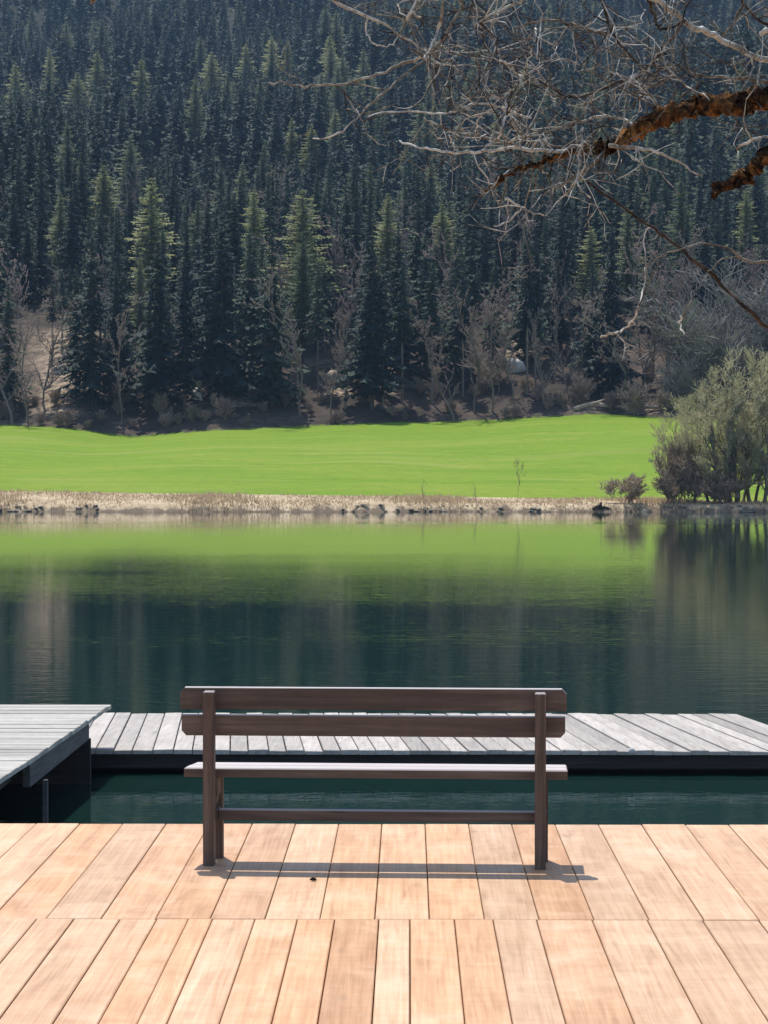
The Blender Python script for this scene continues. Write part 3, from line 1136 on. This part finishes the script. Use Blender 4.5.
# ------------------------------------------------- willow and shore planting
def build_willow():
    Y = 141.6
    base = (745 - HX) / F * Y
    z0 = float(ground_z(base, Y))
    t = thing('willow_tree', 'large many stemmed willow in yellowish spring twigs on the far shore at right', 'tree', (base, Y, z0))
    r = np.random.default_rng(77)
    for k, (pxb, pxt, ht) in enumerate(((711, 700, 5.8), (718, 708, 7.0), (726, 714, 8.2), (736, 734, 9.2), (746, 752, 9.6), (757, 772, 9.3), (768, 800, 8.2), (784, 830, 7.4), (741, 722, 6.4), (730, 726, 8.0), (762, 760, 7.4), (752, 744, 6.4), (716, 710, 4.6), (724, 720, 5.4))):
        out, tr = [], []
        x0 = (pxb - HX) / F * Y - base
        x1 = (pxt - HX) / F * Y - base
        yo = r.uniform(-1.2, 1.6)
        p = np.array([x0, yo, -.15])
        d = np.array([(x1 - x0) * .45, r.uniform(-.6, .6), ht * .72])
        L = np.linalg.norm(d)
        grow(r, p, d / L, ht * .66, r.uniform(.10, .17), 3, out, tr, (0, 16, 11, 10), .46, .15, 9, 1, .42, .2)
        out, tr = np.array(out), np.array(tr)
        zk = ht * 1.06 / max(out[:, 6].max(), tr[:, 6].max())
        for arr in (out, tr):
            arr[:, [2, 6]] *= zk
        out[:, 3] = np.maximum(out[:, 3], .0145)
        out[:, 7] = np.maximum(out[:, 7], .0095)
        v, f = prisms(tr)
        link('stem', np_mesh('stem', v, f, smooth=True), M['willow_bark'], t)
        # twig tips carry tiny young leaves
        tips = out[r.random(len(out)) < .35]
        c = tips[:, 4:7]
        s = r.uniform(.035, .075, (len(c), 1))
        a1 = r.normal(size=(len(c), 3))
        a1 /= np.linalg.norm(a1, axis=1, keepdims=True)
        a2 = r.normal(size=(len(c), 3))
        a2 /= np.linalg.norm(a2, axis=1, keepdims=True)
        lv = np.stack([c - a1 * s, c + a2 * s * .6, c + a1 * s], 1).reshape(-1, 3)
        v, f = prisms(out)
        lf = np.arange(len(c) * 3).reshape(-1, 3) + len(v)
        link('crown', np_mesh('crown', np.concatenate([v, lv]), np.concatenate([f, lf])), M['willow_twig'], t)


build_willow()


SAP = []
for s in range(2):
    tm, cm = bare_tree(560 + s, 'sapling', (0, 4, 3, 4), .42, .5, .008, 1, .3, .004)
    SAP.append((with_mat(tm, M['twig_brown']), with_mat(cm, M['twig_brown'])))


def shore_plant(px, Y, h, wide, label, pair, kind='bare_shrub', cat='shrub', mat=None, group=None):
    x = (px - HX) / F * Y
    return plant(kind, pair, x, Y, h, label, cat, group, wide, .05, 'stem', mat)


shore_plant(627, 140.6, 2.0, 1.5, 'round purplish brown leafless shrub on the far bank left of the willow', SHR[0])
shore_plant(676, 141.0, 4.2, .75, 'tall brown leafless shrub on the far bank, first left of the willow stems', SHR[1])
shore_plant(692, 140.8, 3.0, 1.3, 'broad brown leafless shrub at the foot of the willow', SHR[2])
shore_plant(670, 140.3, 2.4, 1.2, 'low brown leafless shrub at the waterline left of the willow', SHR[3])
shore_plant(683, 144.0, 4.6, .45, 'thin tall leafless shrub behind the low shrubs left of the willow', SHR[0], mat=M['willow_twig'])
shore_plant(722, 140.4, 2.0, 1.6, 'low brown leafless shrub under the willow stems by the water', SHR[1])
shore_plant(685, 212.0, 3.6, .72, 'round olive bush standing alone on the meadow near the willow', GREYB[1], 'round_bush', 'bush', M['willow_twig'])
shore_plant(424, 140.8, 1.6, .8, 'thin dark sapling on the far bank above the middle of the bench', SAP[0], 'sapling', 'sapling', M['twig_brown'])
shore_plant(517, 141.5, 2.9, .7, 'very thin tall sapling on the far bank right of the dark sapling', SAP[1], 'sapling', 'sapling', M['twig_brown'])
shore_plant(476, 141.0, 1.4, .7, 'faint short sapling on the far bank between the other two saplings', SAP[0], 'sapling', 'sapling', M['twig_grey'])


def lump(r, sx, sy, sz, sub=2):
    bm = bmesh.new()
    bmesh.ops.create_icosphere(bm, subdivisions=sub, radius=1.0)
    ph = r.uniform(0, 6.28, 6)
    for v in bm.verts:
        c = v.co
        k = 1 + .22 * math.sin(c.x * 2.3 + ph[0]) * math.sin(c.y * 2.7 + ph[1]) + .16 * math.sin(c.z * 3.9 + ph[2] + c.x * 2) + .07 * math.sin(c.y * 7 + ph[3])
        v.co = Vector((c.x * sx * k, c.y * sy * k, max(c.z, -.5) * sz * k))
    me = bpy.data.meshes.new('stone')
    bm.to_mesh(me)
    bm.free()
    for p in me.polygons:
        p.use_smooth = True
    return me


rs = np.random.default_rng(5)
STM = [with_mat(lump(rs, 1, .8, .55), M['stone']) for _ in range(5)]
spots = []
for c0, c1, n_ in ((0, 46, 9), (66, 102, 6), (342, 388, 8), (384, 446, 9), (455, 575, 9), (668, 768, 11)):
    spots += list(rs.uniform(c0, c1, n_))
for k, px in enumerate(spots):
    x = (px + rs.uniform(-2, 2) - HX) / F * 139
    ysh = float(shore_y(x)) + rs.uniform(-.15, .5)
    o = link('shore_stone', STM[k % 5])
    sc_ = rs.uniform(.06, .17)
    o.location = (x, ysh, float(ground_z(x, ysh)) + .06)
    o.scale = (sc_ * rs.uniform(1.2, 2.2), sc_, sc_ * rs.uniform(.6, 1.0))
    o.rotation_euler = (0, 0, rs.uniform(0, 6.28))
    tag(o, 'dark stone in the row along the far waterline', 'stone', 'stones along the far waterline')
# driftwood stump near the round shrub
t = MB()
t.tube([(-.55, 0, .1), (-.2, .05, .28), (.1, 0, .42), (.18, 0, .75)], [.16, .2, .17, .1], 8, bump=.15)
t.tube([(-.1, 0, .25), (.5, .05, .3), (1.0, 0, .16)], [.14, .13, .08], 8, bump=.15)
o = t.build('driftwood_stump', M['dark_log'], None, True)
x = (599 - HX) / F * 139.4
o.location = (x, 139.4, float(ground_z(x, 139.4)) - .05)
o.scale = (.7, .7, .7)
tag(o, 'dark driftwood stump at the waterline left of the round shrub', 'stump')

# pale rocks showing between the trunks
for px, py, Y, s, lb in ((195, 381, 233, .7, 'pale rock low between the spruces above the meadow dip'),
                         (196, 396, 231.5, .55, 'smaller pale rock below the pale rock above the meadow dip'),
                         (340, 392, 238, 1.5, 'flat beige rock under the tall brown leafless tree'),
                         (391, 385, 234, .75, 'pale rock at the foot of the sunlit bare trunks'),
                         (516, 370, 240, .8, 'whitish rock under the round brown leafless tree')):
    p = at(px, py, Y)
    o = link('pale_rock', with_mat(lump(rs, 1.2, .8, 1.0), M['pale_rock'] if px != 340 else M['log']))
    o.scale = (s, s, s * (1.4 if px != 340 else .6))
    g = float(ground_z(p.x, Y))
    o.location = (p.x, Y, max(g + .2, min(p.z, g + 1.2)))
    tag(o, lb, 'rock')
# fallen timber at the forest edge
for px, dx, dz, r0, lb in ((575, 3.2, .9, .22, 'beige fallen log at the forest edge, left of the fallen logs'),
                           (600, 3.8, -.5, .2, 'beige fallen log at the forest edge, sloping down to the right'),
                           (640, 4.2, -.3, .18, 'grey fallen log at the forest edge near the silvery bush tree')):
    x = (px - HX) / F * 227
    yy = float(edge_y(x)) + 1.2
    m_ = MB()
    m_.tube([(0, 0, .2), (dx * .35, .3, .25 + dz * .4), (dx * .7, .2, .3 + dz * .6), (dx, .5, .3 + dz)], [r0, r0 * .9, r0 * .8, r0 * .55], 9, bump=.08)
    o = m_.build('fallen_log', M['log'] if px < 630 else M['pale_bark'], None, True)
    o.location = (x, yy, float(ground_z(x, yy)) + (.4 if dz < 0 else 0))
    tag(o, lb, 'log')

# dry grass along the far bank
gr = np.random.default_rng(31)
N = 26000
gx = gr.uniform(-34, 34, N)
tt = gr.uniform(0, 1, N) ** 1.1 * 6.2 - .1
gy = shore_y(gx) + tt
gz = ground_z(gx, gy)
keep = (np.sin(gx * .9) + np.sin(gx * .37 + gy * .8) + gr.normal(0, .8, N)) > -.7
gx, gy, gz = gx[keep], gy[keep], gz[keep]
n = len(gx)
hh = gr.uniform(.08, .34, n) * (.75 + .35 * np.sin(gx * .5 + 1))
an = gr.uniform(0, 6.28, n)
wv = gr.uniform(.02, .05, n)
lean = gr.normal(0, .35, (n, 2)) * hh[:, None]
p0 = np.stack([gx - np.cos(an) * wv, gy - np.sin(an) * wv, gz - .03], -1)
p1 = np.stack([gx + np.cos(an) * wv, gy + np.sin(an) * wv, gz - .03], -1)
p2 = np.stack([gx + lean[:, 0], gy + lean[:, 1], gz + hh], -1)
v = np.stack([p0, p1, p2], 1).reshape(-1, 3)
tint = np.repeat(gr.uniform(0, 1, n), 3)
o = link('dry_grass', np_mesh('dry_grass', v, np.arange(n * 3).reshape(-1, 3), tint), M['dry_grass'])
tag(o, 'straw coloured dry grass along the far bank', 'grass', None, 'stuff')


# ------------------------------------------------------ the overhanging tree
def build_overhang():
    r = np.random.default_rng(2024)
    DY = 6.0
    t = thing('overhanging_tree', 'leafless lichen covered tree reaching its branches in from the upper right', 'tree', (3.3, 5.7, .45))
    O = Vector((3.3, 5.7, .45))
    P = lambda px, py, dy=0.0: at(px, py, DY + dy) - O
    trunk = MB()
    trunk.tube([(.1, 0, -.5), (.05, 0, 0), (0, .02, .5), (-.05, .05, 1.3), (-.02, .1, 2.2), (-.1, .16, 3.1), (-.05, .2, 4.0), (.1, .25, 5.2), (.2, .3, 6.4)],
               [.30, .24, .19, .17, .16, .15, .12, .08, .03], 14, bump=.06)
    trunk.build('trunk', M['lichen'], t, True)

    def smooth(pts, n=6):
        """Catmull-Rom through the points"""
        out = []
        q = [pts[0]] + list(pts) + [pts[-1]]
        for i in range(1, len(q) - 2):
            for k in range(n):
                u = k / n
                a, b, c, d = q[i - 1], q[i], q[i + 1], q[i + 2]
                out.append(.5 * ((2 * b) + (c - a) * u + (2 * a - 5 * b + 4 * c - d) * u * u + (3 * b - a - 3 * c + d) * u ** 3))
        out.append(pts[-1])
        return out

    def limb(name, pts, r0, r1, mat, sides=9, bump=.12, n=7, wob=.004):
        s = smooth(pts, n)
        s = [p + Vector(r.normal(0, wob, 3)) for p in s]
        m_ = MB()
        k = len(s)
        m_.tube(s, [r0 + (r1 - r0) * i / (k - 1) for i in range(k)], sides, bump=bump)
        return s, m_.build(name, mat, t, True)

    T = lambda z: Vector((-.05, .12, z - O.z))
    limb('mossy_limb', [T(3.05), P(960, 130, -.1), P(860, 104), P(768, 100), P(735, 104), P(700, 108), P(660, 118), P(640, 128), P(618, 146), P(600, 152)], .037, .015, M['moss'], 12, .3, 10, .006)
    tail, _ = limb('mossy_limb', [P(606, 150), P(580, 150), P(552, 158), P(530, 165), P(505, 178), P(488, 190)], .010, .0025, M['moss'], 8, .4, 8, .006)
    limb('broken_limb', [T(2.75), P(900, 190, -.2), P(820, 150, -.2), P(768, 156, -.1), P(752, 170, -.1), P(738, 180, -.1), P(722, 187, -.1), P(713, 194, -.1)], .026, .009, M['moss'], 11, .36, 10, .006)
    upper, _ = limb('upper_limb', [T(4.3), P(960, -190, -.2), P(840, -160, -.1), P(700, -130), P(560, -105), P(430, -95), P(300, -70), P(190, -45), P(130, -22), P(104, -8), P(92, 3)], .05, .004, M['lichen'], 9, .1, 8)
    limb('upper_limb', [T(3.6), P(960, 30, .2), P(860, 70, .3), P(768, 62, .3), P(720, 42, .3), P(680, 20, .2), P(645, -2, .1), P(600, -40, 0), P(560, -105)], .011, .006, M['lichen'], 8, .1, 7)

    mb = MB()
    polys = [  # px, py, depth offset ... with start and end radius
        ([(790, 352), (768, 330), (745, 308), (720, 285), (690, 258), (664, 238), (640, 220), (600, 192), (560, 165), (520, 135), (490, 108), (468, 80)], .009, .002, .35, .1),
        ([(645, -2), (652, 18), (657, 29), (668, 31), (684, 22)], .007, .004, .15, .1),
        ([(684, 22), (665, 48), (645, 70), (620, 84), (598, 92), (572, 100), (555, 92), (530, 78), (505, 68), (488, 52), (480, 30)], .006, .002, .1, .3),
        ([(585, -60), (598, -10), (606, 20), (614, 40), (632, 60), (648, 78)], .007, .003, 0, .2),
        ([(768, 84), (735, 80), (700, 78), (680, 72), (660, 84), (640, 92)], .006, .003, .2, .5),
        ([(300, -70), (325, -8), (352, 12), (384, 26), (412, 44), (436, 58), (455, 62)], .0075, .003, 0, .8),
        ([(366, 20), (367, 36), (376, 47), (390, 47), (400, 36)], .004, .002, 0, .9),
        ([(268, 84), (284, 84), (305, 88), (330, 86), (352, 84), (378, 76), (404, 64), (424, 58), (440, 44), (455, 20), (462, -10), (430, -95)], .003, .009, .1, .7),
        ([(314, 141), (330, 138), (348, 127), (366, 110), (384, 94), (408, 74), (428, 60)], .0028, .0048, .1, .7),
        ([(368, 116), (400, 112), (432, 114), (458, 112), (474, 104), (500, 108), (530, 120)], .003, .005, .2, .9),
        ([(400, 142), (416, 148), (436, 151), (462, 154), (486, 152), (510, 148), (540, 152), (575, 150)], .0035, .008, .05, .95),
        ([(450, 136), (452, 146), (458, 153)], .003, .004, .05, 1.0),
        ([(425, 120), (440, 128), (470, 136), (500, 142), (525, 150)], .003, .005, .1, .6),
        ([(421, 20), (412, 14), (406, 22), (418, -2), (430, -40), (430, -95)], .003, .006, 0, .9),
        ([(412, 26), (409, 24), (414, 12), (422, -4)], .003, .004, 0, .9),
        ([(425, 62), (430, 50), (438, 30), (443, 8), (448, -30), (430, -95)], .004, .007, 0, .8),
        ([(463, -90), (470, -20), (474, 6), (478, 24), (492, 36), (496, 52), (500, 64)], .006, .003, 0, .5),
        ([(475, 26), (490, 18), (508, 8), (522, -2), (545, -60)], .004, .006, 0, .9),
        ([(500, 62), (514, 72), (516, 84), (508, 94)], .004, .003, 0, .95),
        ([(505, 96), (506, 112), (502, 130), (498, 140)], .004, .003, 0, .9),
        ([(536, 30), (534, 44), (528, 62), (524, 76)], .004, .002, 0, .95),
        ([(540, 20), (538, 40), (536, 60)], .003, .002, -.1, .9),
        ([(515, 30), (545, 22), (570, 26), (592, 34), (606, 36)], .003, .005, .1, .5),
        ([(608, 147), (630, 148), (655, 153), (678, 163), (700, 176)], .007, .003, -.05, .75),
        ([(582, 128), (579, 150), (577, 178), (580, 192), (590, 198)], .004, .0025, -.1, .85),
        ([(605, 152), (592, 164), (582, 172), (560, 186), (540, 196)], .006, .003, 0, .6),
        ([(505, 198), (516, 206), (530, 212), (545, 216)], .004, .002, 0, .85),
        ([(545, 216), (560, 200), (575, 182), (584, 172)], .002, .003, 0, .7),
        ([(522, 208), (508, 222), (494, 228)], .003, .002, 0, .85),
        ([(601, 337), (612, 334), (622, 330), (632, 321), (638, 306), (643, 288), (645, 268), (643, 240), (648, 228)], .0045, .002, .3, .85),
        ([(632, 321), (638, 327)], .002, .001, .3, .8),
        ([(681, 318), (679, 325), (683, 334)], .003, .003, .3, .95),
        ([(682, 318), (688, 304), (696, 292), (705, 275)], .002, .002, .3, .5),
        ([(655, 258), (680, 250), (706, 244), (730, 252), (752, 264), (790, 262)], .002, .005, .3, .55),
        ([(752, 264), (735, 258), (720, 262), (706, 274)], .003, .002, .3, .5),
        ([(790, 120), (772, 136), (750, 142), (735, 150)], .006, .004, -.1, .7),
        ([(790, 20), (768, 28), (745, 10), (730, -20), (700, -130)], .004, .006, .2, .2),
        ([(720, 42), (734, 20), (742, 0), (760, -60)], .003, .005, .2, .6),
        ([(700, 110), (690, 92), (672, 76), (660, 60), (668, 40)], .005, .002, 0, .8),
        ([(660, 118), (652, 100), (640, 92), (628, 84)], .005, .003, 0, .7),
        ([(735, 104), (742, 88), (752, 70), (744, 56)], .005, .002, 0, .85),
        ([(640, 128), (622, 120), (600, 118), (575, 124), (550, 132), (520, 140)], .006, .003, .1, .7),
        ([(760, 36), (770, 30), (782, 24)], .010, .008, .1, 1.0),
    ]
    nodes = []
    for pts, r0, r1, dy, tn in polys:
        p3 = smooth([P(a, b, dy + r.normal(0, .03)) for a, b in pts], 4)
        p3 = [p + Vector(r.normal(0, .0022, 3)) for p in p3]
        k = len(p3)
        rad = [(r0 + (r1 - r0) * i / (k - 1)) * (.66 if pts[0][0] < 420 else .8) for i in range(k)]
        mb.tube(p3, rad, 6, tn, .2)
        for i in range(1, k):
            nodes.append((p3[i], (p3[i] - p3[i - 1]).normalized(), rad[i]))
    for p, a in ((tail, .004),):
        for i in range(1, len(p)):
            nodes.append((p[i], (p[i] - p[i - 1]).normalized(), a))

    def twig(p, d, L, rad, depth, tn):
        n = max(3, int(L / .035))
        pts, q, dd = [p], p.copy(), d.copy()
        for i in range(n):
            dd = (dd + Vector(r.normal(0, .21, 3)) + Vector((0, 0, .02))).normalized()
            q = q + dd * (L / n)
            pts.append(q.copy())
        mb.tube(pts, [rad * (1 - .6 * i / n) for i in range(n + 1)], 4, tn, .2)
        if depth > 0:
            for k in range(int(r.integers(1, 4))):
                i = int(r.integers(1, n + 1))
                s = Vector(r.normal(0, 1, 3))
                nd = ((pts[i] - pts[i - 1]).normalized() * .5 + s.normalized() * .8).normalized()
                twig(pts[i], nd, L * r.uniform(.35, .7), rad * .75, depth - 1, min(1, max(0, tn + r.normal(0, .2))))

    # density of side twigs over the picture: thick in the upper right
    cnt = 0
    tries = 0
    while cnt < 480 and tries < 6000:
        tries += 1
        p, d, ra = nodes[int(r.integers(len(nodes)))]
        w_ = p + O
        px, py = HX + w_.x / w_.y * F, HY - (w_.z - CAMZ) / w_.y * F
        dens = 1.0 if (420 < px and py < 150) else (.22 if px < 420 and py < 130 else (.45 if py < 205 and 470 < px < 620 else .035))
        if r.random() > dens:
            continue
        s = Vector(r.normal(0, 1, 3))
        s.y *= .7
        nd = (d * .5 + s.normalized()).normalized()
        twig(p, nd, r.uniform(.05, .20), min(.0023, ra * .7), 1 if r.random() < .75 else 2, float(np.clip(r.normal(.54, .32), 0, 1)))
        cnt += 1
    mb.build('crown', M['lichen'], t, True)
    # cushions of moss on the limb
    for (px, py, s) in ((600, 148, .022), (618, 140, .024), (612, 150, .02), (640, 124, .02), (655, 112, .016), (690, 104, .018), (720, 100, .018), (752, 98, .022), (764, 96, .03), (520, 168, .012), (545, 158, .012), (500, 178, .012), (716, 188, .018), (742, 176, .02), (762, 162, .022)):
        c = P(px, py, -.01)
        mm = MB()
        ring = [c + Vector(r.normal(0, s * .55, 3)) for j in range(7)]
        mm.tube(ring, [s * .15, s * .4, s * .5, s * .45, s * .5, s * .35, s * .1], 7, None, .45)
        mm.build('moss_cushion', M['moss'], t, True)


build_overhang()

# ---------------------------------------------------------------------- air
def build_haze():
    mb_ = MB()
    x0, x1, y0, y1, z0, z1 = -712, 712, -262, 1035, -4.1, 372
    vs = [(x0, y0, z0), (x1, y0, z0), (x1, y1, z0), (x0, y1, z0), (x0, y0, z1), (x1, y0, z1), (x1, y1, z1), (x0, y1, z1)]
    mb_.add(vs, [(3, 2, 1, 0), (4, 5, 6, 7), (0, 1, 5, 4), (1, 2, 6, 5), (2, 3, 7, 6), (3, 0, 4, 7)], 0)
    m = bpy.data.materials.new('haze')
    m.use_nodes = True
    nt = m.node_tree
    nt.nodes.remove(nt.nodes['Principled BSDF'])
    pv = nt.nodes.new('ShaderNodeVolumePrincipled')
    pv.inputs['Color'].default_value = (.45, .66, 1.0, 1)
    pv.inputs['Density'].default_value = HAZE
    pv.inputs['Anisotropy'].default_value = 0.0
    nt.links.new(pv.outputs[0], nt.nodes['Material Output'].inputs['Volume'])
    o = mb_.build('haze', m)
    o['kind'] = 'stuff'
    o['label'] = 'thin bluish summer haze in the air'


HAZE = .00012
build_haze()

# ------------------------------------------------------------ light, camera
SUN = Vector((-.15, .41, 1.0)).normalized()
el = math.asin(SUN.z)
az = math.atan2(SUN.x, SUN.y)
w = bpy.data.worlds.new('World')
sc.world = w
w.use_nodes = True
nt = w.node_tree
bg = nt.nodes['Background']
sky = nt.nodes.new('ShaderNodeTexSky')
sky.sky_type = 'NISHITA'
sky.sun_disc = False
sky.sun_elevation = el
sky.sun_rotation = az % (2 * math.pi)
sky.air_density = 1.0
sky.dust_density = .6
nt.links.new(sky.outputs[0], bg.inputs['Color'])
bg.inputs['Strength'].default_value = .15
sl = bpy.data.lights.new('sun', 'SUN')
sl.energy = 3.6
sl.angle = R(.5)
sl.color = (1.0, .95, .88)
so = bpy.data.objects.new('sun', sl)
COL.objects.link(so)
so.rotation_euler = (-SUN).to_track_quat('-Z', 'Y').to_euler()
so.location = (0, 0, 60)

cam = bpy.data.cameras.new('camera')
cam.sensor_fit = 'AUTO'
cam.sensor_width = 36.0
cam.lens = F / 1024 * 36.0
cam.clip_start = .1
cam.clip_end = 4000
co = bpy.data.objects.new('camera', cam)
COL.objects.link(co)
co.location = (0, 0, CAMZ)
co.rotation_euler = (math.pi / 2 - math.atan((512 - HY) / F), 0, math.atan((HX - 384) / F))
sc.camera = co

sc.view_settings.view_transform = 'Standard'
sc.view_settings.look = 'None'
sc.view_settings.exposure = .62
sc.view_settings.gamma = 1
sc.view_settings.use_curve_mapping = False
sc.render.engine = 'CYCLES'
sc.cycles.max_bounces = 6
sc.cycles.diffuse_bounces = 3
sc.cycles.glossy_bounces = 3
sc.cycles.transmission_bounces = 2
sc.cycles.volume_bounces = 1
sc.cycles.use_denoising = True
sc.render.use_persistent_data = False
